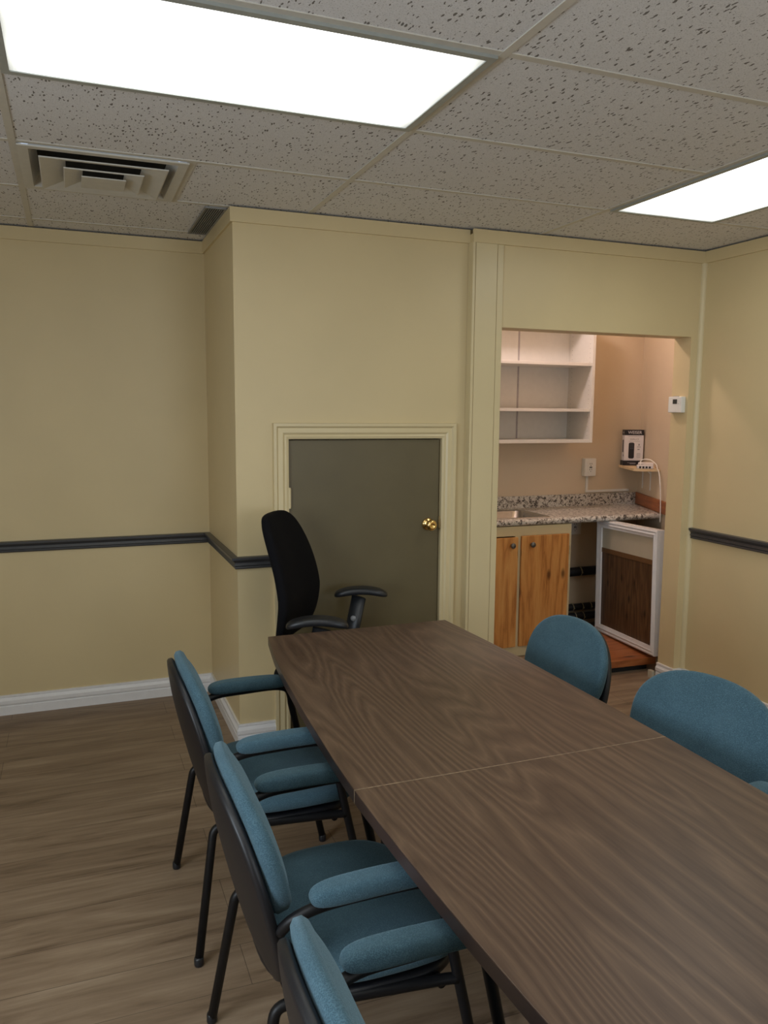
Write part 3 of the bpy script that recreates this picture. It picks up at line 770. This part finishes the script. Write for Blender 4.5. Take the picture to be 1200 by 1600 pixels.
# upper cabinet, open shelves
uc = thing('wall_cabinet', 'white open wall cabinet with two inner shelves above the sink', 'cabinet', (2.2, 4.765, 1.405))
UX0, UX1, UD, UH = 0, 3.437-2.2, YN-.002-4.765, 2.32-1.405
bm = NB()
bx(bm, UX1-.022, UX1, 0, UD, 0, UH); bx(bm, 0, .022, 0, UD, 0, UH); bx(bm, 0.022, UX1-.022, 0, UD, 0, .022); bx(bm, .022, UX1-.022, 0, UD, UH-.022, UH)
bx(bm, .022, UX1-.022, UD-.006, UD, .022, UH-.022)
obj('body', bm, 'melamine', uc, .001)
for z in (.217, .535):
    bm = NB(); bx(bm, .0225, UX1-.0225, .006, UD-.007, z, z+.021); obj('shelf', bm, 'melamine', uc, .001)
bm = NB(); bx(bm, 2.985-2.2, 2.997-2.2, UD-.0085, UD-.006, .022, UH-.022); obj('back_seam', bm, 'groove', uc, label='grey joint in the back panel')
bm = NB()
for yy in (.035, UD-.045):
    z = .05
    while z < UH-.04:
        lathe(bm, [(.0028, 0), (.0028, .0006)], 8, Matrix.Translation((UX1-.0222, yy, z)) @ Matrix.Rotation(-PI/2, 4, 'Y')); z += .032
obj('peg_holes', bm, 'groove', uc, label='rows of small dark shelf-pin holes')['kind'] = 'stuff'

# outlet box with surface conduit
def outlet(name, label, x0, x1, z0, z1, dep, conduit):
    th = thing(name, label, 'outlet', ((x0+x1)/2, YN, (z0+z1)/2)); w, h = (x1-x0)/2, (z1-z0)/2
    bm = NB(); bx(bm, -w, w, -dep, 0, -h, h); obj('box', bm, 'outlet', th, .004)
    bm = NB(); bx(bm, -w*.55, w*.55, -dep-.003, -dep, -h*.62, h*.62); f_ = obj('receptacle', bm, 'outlet', th, .002)
    bm = NB()
    for s in (-1, 1):
        zc = s*h*.33
        for xx in (-.008, .008): bx(bm, xx-.0016, xx+.0016, -dep-.0038, -dep-.0028, zc, zc+.011)
        bx(bm, -.003, .003, -dep-.0038, -dep-.0028, zc-.011, zc-.006)
    bx(bm, -.010, -.002, -dep-.005, -dep-.0028, -.005, .005); bx(bm, .002, .010, -dep-.005, -dep-.0028, -.005, .005)
    obj('slots', bm, 'dark', f_)
    return th
o1 = outlet('wall_outlet', 'white surface-mounted outlet above the countertop', 3.566, 3.666, 1.143, 1.276, .042, True)
bm = NB(); xc, zc = 3.616, 1.2095; sweep(bm, [(3.612-xc, 0, 1.145-zc), (3.612-xc, 0, 1.026-zc), (4.0-xc, 0, 1.026-zc)], [(-.009, 0), (.009, 0), (.009, .012), (-.009, .012)], (0, -1, 0))
obj('conduit', bm, 'outlet', o1, .002)
outlet('wall_outlet', 'white outlet on the back wall below the countertop', 3.46, 3.575, .700, .815, .012, False)

# skewed right wall direction
WA = Vector((4.085, YN, 0)); WD = Vector((3.553-4.085, YJ-.02-YN, 0)).normalized(); WN = Vector((WD.y, -WD.x, 0))
if WN.x > 0: WN = -WN
def wallpt(s, off, z): return WA+WD*s+WN*off+Vector((0, 0, z))
ang = math.atan2(WD.y, WD.x)
# orange board on the counter's right end
bd = tag(obj('wood_board', (lambda bm: (bx(bm, .012, .78, 0, .018, 0, .088), bm)[1])(NB()), 'pine_dark', None, .003), 'orange pine upstand board along the right end of the countertop', 'board')
bd.matrix_world = Matrix.Translation(wallpt(.0, .019, .9205)) @ Matrix.Rotation(ang, 4, 'Z')
# corner shelf
sh = thing('corner_shelf', 'small pale wood shelf on white brackets in the kitchenette corner', 'shelf')
sh.matrix_world = Matrix.Translation(wallpt(0, 0, 1.205)) @ Matrix.Rotation(ang, 4, 'Z')
sg = 1 if (Matrix.Rotation(ang, 3, 'Z') @ Vector((0, 1, 0))).dot(WN) > 0 else -1
bm = NB(); prism(bm, [(.005, sg*.001), (.545, sg*.001), (.545, sg*.150), (.510, sg*.178), (.105, sg*.178)], 0, .018)
obj('board', bm, 'pale_wood', sh, .002)
for s in (.14, .33):
    bm = NB(); bx(bm, s-.010, s+.010, sg*.001, sg*.004, -.155, -.001); bx(bm, s-.010, s+.010, sg*.001, sg*.15, -.004, -.001)
    tube(bm, [(s, sg*.006, -.03), (s, sg*.03, -.006)], .004, 8)
    obj('bracket', bm, 'outlet', sh)
def on_shelf(x, y, z, rz):  # shelf coordinates -> world matrix
    return sh.matrix_world @ Matrix.Translation((x, sg*y, z)) @ Matrix.Rotation(rz, 4, 'Z')
SZ = 1.2235
# packaging boxes
def place(o, x, y, z, rz): o.location = (x, y, z); o.rotation_euler = (0, 0, rz)
bb = thing('small_box', 'flat black box lying under the tall lock box', 'box'); place(bb, 3.935, 4.975, SZ, -.42)
bm = NB(); bx(bm, -.062, .062, -.04, .04, 0, .036); obj('carton', bm, 'ink', bb, .001)
bm = NB(); bx(bm, -.028, .034, -.0408, -.0399, .0195, .0225); obj('text_line', bm, 'greyink', bb)
bm = NB(); bx(bm, -.010, .034, -.0408, -.0399, .0115, .0165); obj('text_line', bm, 'greyink', bb)
wb = thing('lock_box', 'tall white lock box with black header on the corner shelf', 'box'); place(wb, 3.955, 4.975, SZ+.0365, -.36)
BW, BD, BH = .072, .030, .230
bm = NB(); bx(bm, -BW, BW, -BD, BD, 0, BH); ca = obj('carton', bm, 'paper', wb, .001)
bm = NB(); bx(bm, -BW-.0006, BW+.0006, -BD-.0006, BD+.0006, BH-.040, BH+.0006); obj('header_band', bm, 'ink', wb, label='black header band')
FR = Matrix.Rotation(PI/2, 4, 'X')
text('brand_lettering', 'WEISER', .031, 'paper', wb, Matrix.Translation((.004, -BD-.001, BH-.020)) @ FR, .0008)
text('title_lettering', 'HALO', .018, 'greyink', wb, Matrix.Translation((.002, -BD-.0005, BH-.070)) @ FR, .0005, 1.35)
bm = NB()
l = [bm.verts.new(Vector((-.018, -BD-.0008, .075))+Vector((p.x, 0, p.y))) for p in rrect(.0215, .060, .012, 0)]
bm.faces.new(l); kp = obj('keypad_print', bm, 'ink', wb, label='black keypad lock pictured on the box')
bm = NB()
for r_ in range(4):
    for c_ in range(3): bx(bm, -.026+c_*.009, -.0235+c_*.009, -BD-.0016, -BD-.0009, .088+r_*.012, .092+r_*.012)
obj('keypad_digits', bm, 'greyink', kp)
bm = NB()
for zz, w_ in ((.052, .014), (.045, .016), (.038, .014), (.028, .016), (.021, .013), (.104, .014), (.099, .015)): bx(bm, .038-w_, .038+w_, -BD-.0009, -BD-.0003, zz, zz+.0022)
obj('small_print', bm, 'greyink', wb)['kind'] = 'stuff'
for q in ((.034, .043, .112, .126), (.028, .044, .080, .087)):
    bm = NB(); bx(bm, q[0], q[1], -BD-.0012, -BD-.0003, q[2], q[3]); obj('icon', bm, 'greyink', wb)
for z_, a_, b_ in ((BH-.049, -.045, .055), (BH-.086, -.04, .045)):
    bm = NB(); bx(bm, a_, b_, -BD-.0009, -BD-.0003, z_-.001, z_+.001); obj('text_line', bm, 'greyink', wb)
bm = NB(); bx(bm, -BW-.0010, -BW-.0003, -.012, .012, .062, .155); bx(bm, -BW-.001, -BW-.0003, -.02, -.010, .03, .045); obj('side_print', bm, 'ink', wb)
bm = NB(); bx(bm, -BW-.0014, -BW-.0006, -.016, .016, BH-.027, BH-.014); obj('side_lettering', bm, 'greyink', wb)
# adapter and network switch
ad = thing('adapter_box', 'small white box beside the lock box on the corner shelf', 'box'); place(ad, 3.935, 4.775, SZ, -.95)
bm = NB(); bx(bm, -.06, .06, -.032, .032, 0, .034); obj('carton', bm, 'paper', ad, .006)
bm = NB(); bx(bm, -.05, -.02, -.0335, -.0321, .008, .020); obj('print', bm, 'greyink', ad)
sw = thing('network_switch', 'small white network switch with four black ports', 'network switch'); place(sw, 3.800, 4.635, SZ, -.62)
bm = NB(); bx(bm, -.055, .055, -.036, .036, .001, .026); obj('housing', bm, 'paper', sw, .004)
for k in range(4):
    bm = NB(); x = -.034+k*.0215; bx(bm, x-.007, x+.007, -.0375, -.0355, .006, .018); bx(bm, x-.003, x+.003, -.0375, -.0355, .004, .006)
    obj('port', bm, 'dark', sw)
bm = NB(); bx(bm, -.0565, -.0545, -.03, .03, .006, .02); obj('side_vent', bm, 'greyink', sw, label='grey side of the switch')
bm = NB()
tube(bm, smooth_path([(3.80, 4.685, SZ+.012), (3.82, 4.70, SZ+.055), (3.875, 4.68, SZ+.060), (3.885, 4.62, SZ+.030), (3.850, 4.565, SZ+.006), (3.822, 4.510, 1.200), (3.806, 4.470, 1.10), (3.802, 4.455, .98), (3.802, 4.450, .86)], 8), .0038, 8)
tag(obj('power_cord', bm, 'cord', smooth=True), 'white cord hanging from the corner shelf past the countertop end', 'cord')

# pipes below the counter
def pipe(label, y, z, r, ties):
    bm = NB(); tube(bm, [(3.112, y, z), (3.95, y, z+.006)], r, 18)
    th = tag(obj('insulated_pipe', bm, 'pipe', smooth=True), label, 'pipe', 'black insulated pipes under the counter')
    for x in ties:
        bm = NB(); lathe(bm, [(r+.0005, -.003), (r+.002, -.003), (r+.002, .003), (r+.0005, .003)], 18, Matrix.Translation((x, y, z+.004)) @ Matrix.Rotation(PI/2, 4, 'Y'))
        bx(bm, x-.004, x+.004, y-r-.008, y-r, z-.004, z+.006)
        obj('cable_tie', bm, 'tie', th)
pipe('upper black insulated pipe under the countertop', 5.015, .418, .034, (3.55,))
pipe('lower black insulated pipe under the counter, rear one of the floor pair', 5.022, .142, .026, (3.50, 3.585, 3.66))
pipe('lower black insulated pipe under the counter, front one resting near the floor', 4.972, .083, .029, (3.49, 3.56))
for x in (3.3, 3.85):
    pass

# framed panel standing open in front of the gap
N0 = Vector((3.338, 3.885, 0)); N1 = Vector((3.435, 4.625, 0)); dv = (N1-N0); LW = dv.length; ap = math.atan2(dv.y, dv.x)
fp = thing('framed_panel', 'white framed panel of dark knotty boards standing open beside the kitchenette jamb', 'panel')
fp.matrix_world = Matrix.Translation((N0.x, N0.y, .112)) @ Matrix.Rotation(ap, 4, 'Z') @ Matrix.Rotation(math.radians(2.2), 4, 'Y')
PH = .790; FWd = .052
bm = NB()
fpf = [(0, 0), (0, .0), (0, .012), (.010, .017), (.020, .012), (.030, .018), (.040, .012), (FWd, .008), (FWd, -.004), (0, -.004)]
pathq = [(0, 0, 0), (LW, 0, 0), (LW, 0, PH), (0, 0, PH)]
sweep(bm, pathq, [(-a, b) for a, b in fpf[1:]], (0, 1, 0), True)
fo = obj('frame', bm, 'white', fp); smooth_by_angle(fo, 30)
fz = PH-.225
bm = NB(); bx(bm, .006, LW-.006, -.016, -.0045, .006, fz); obj('board_panel', bm, 'plank', fp, label='dark brown knotty boards')
bm = NB(); bx(bm, .006, LW-.006, -.016, -.0045, fz+.032, PH-.006); obj('top_panel', bm, 'beige_board', fp, label='beige strip above the dark boards')
bm = NB(); bx(bm, .006, LW-.006, -.016, .000, fz, fz+.032); obj('rail_strip', bm, 'ledge', fp, .001, label='brown rail between beige strip and dark boards')
bm = NB(); bx(bm, -.0005, .022, -.050, -.0045, 0, PH); bx(bm, LW-.022, LW, -.050, -.0165, 0, PH); bx(bm, .022, LW-.022, -.050, -.0165, 0, .022); bx(bm, .022, LW-.022, -.050, -.0165, PH-.022, PH)
obj('side_frame', bm, 'white', fp, .002)
# wooden platform
bm = NB(); prism(bm, [(2.80, 3.965), (3.335, 3.955), (3.46, 4.64), (3.46, 4.78), (2.80, 4.44)][:0] or [(3.0, 3.970), (3.40, 3.955), (3.50, 4.60), (3.50, 4.72), (3.12, 4.72), (3.12, 4.46), (3.0, 4.46)], .038, .084)
pf = thing('wood_platform', 'low orange pine platform on the floor under the framed panel', 'platform')
obj('board', bm, 'pine_dark', pf, .004)
bm = NB(); prism(bm, [(3.03, 4.0), (3.36, 3.99), (3.46, 4.68), (3.14, 4.68)], 0, .037); obj('shade_riser', bm, 'dark', pf)  # inset black block, painting the shade in the gap under the board
bm = NB(); bx(bm, 3.262, 3.286, 3.82, 3.86, 0, .045)
tag(obj('wood_block', bm, 'beige_board', bev=.0008), 'small pale wood block on the floor against the jamb end', 'block')

# thermostat on the jamb
tm = thing('thermostat', 'white square thermostat with dark display on the kitchenette jamb', 'thermostat', (XO1, 3.742, 1.667), 0)
bm = NB(); bx(bm, -.030, 0, -.055, .055, -.046, .046); hb = obj('housing', bm, 'outlet', tm, .004)
bm = NB(); bx(bm, -.0316, -.0302, -.018, .016, .004, .030); obj('display', bm, 'screen', tm, label='dark display')
bm = NB(); bx(bm, -.0325, -.030, -.034, -.026, .020, .026); bx(bm, -.0325, -.030, -.034, -.026, .006, .012); obj('button', bm, 'paper', tm, .0005)
bm = NB(); bx(bm, -.020, -.008, -.010, .030, .0461, .049); obj('top_clip', bm, 'greyink', tm)

# lamp body above the kitchenette
kl = thing('kitchenette_lamp', 'small ceiling lamp above the kitchenette counter', 'ceiling light', (2.85, 4.42, ZN))
bm = NB(); bx(bm, -.2, .2, -.07, .07, -.10, 0); obj('housing', bm, 'diff_white', kl, .005)
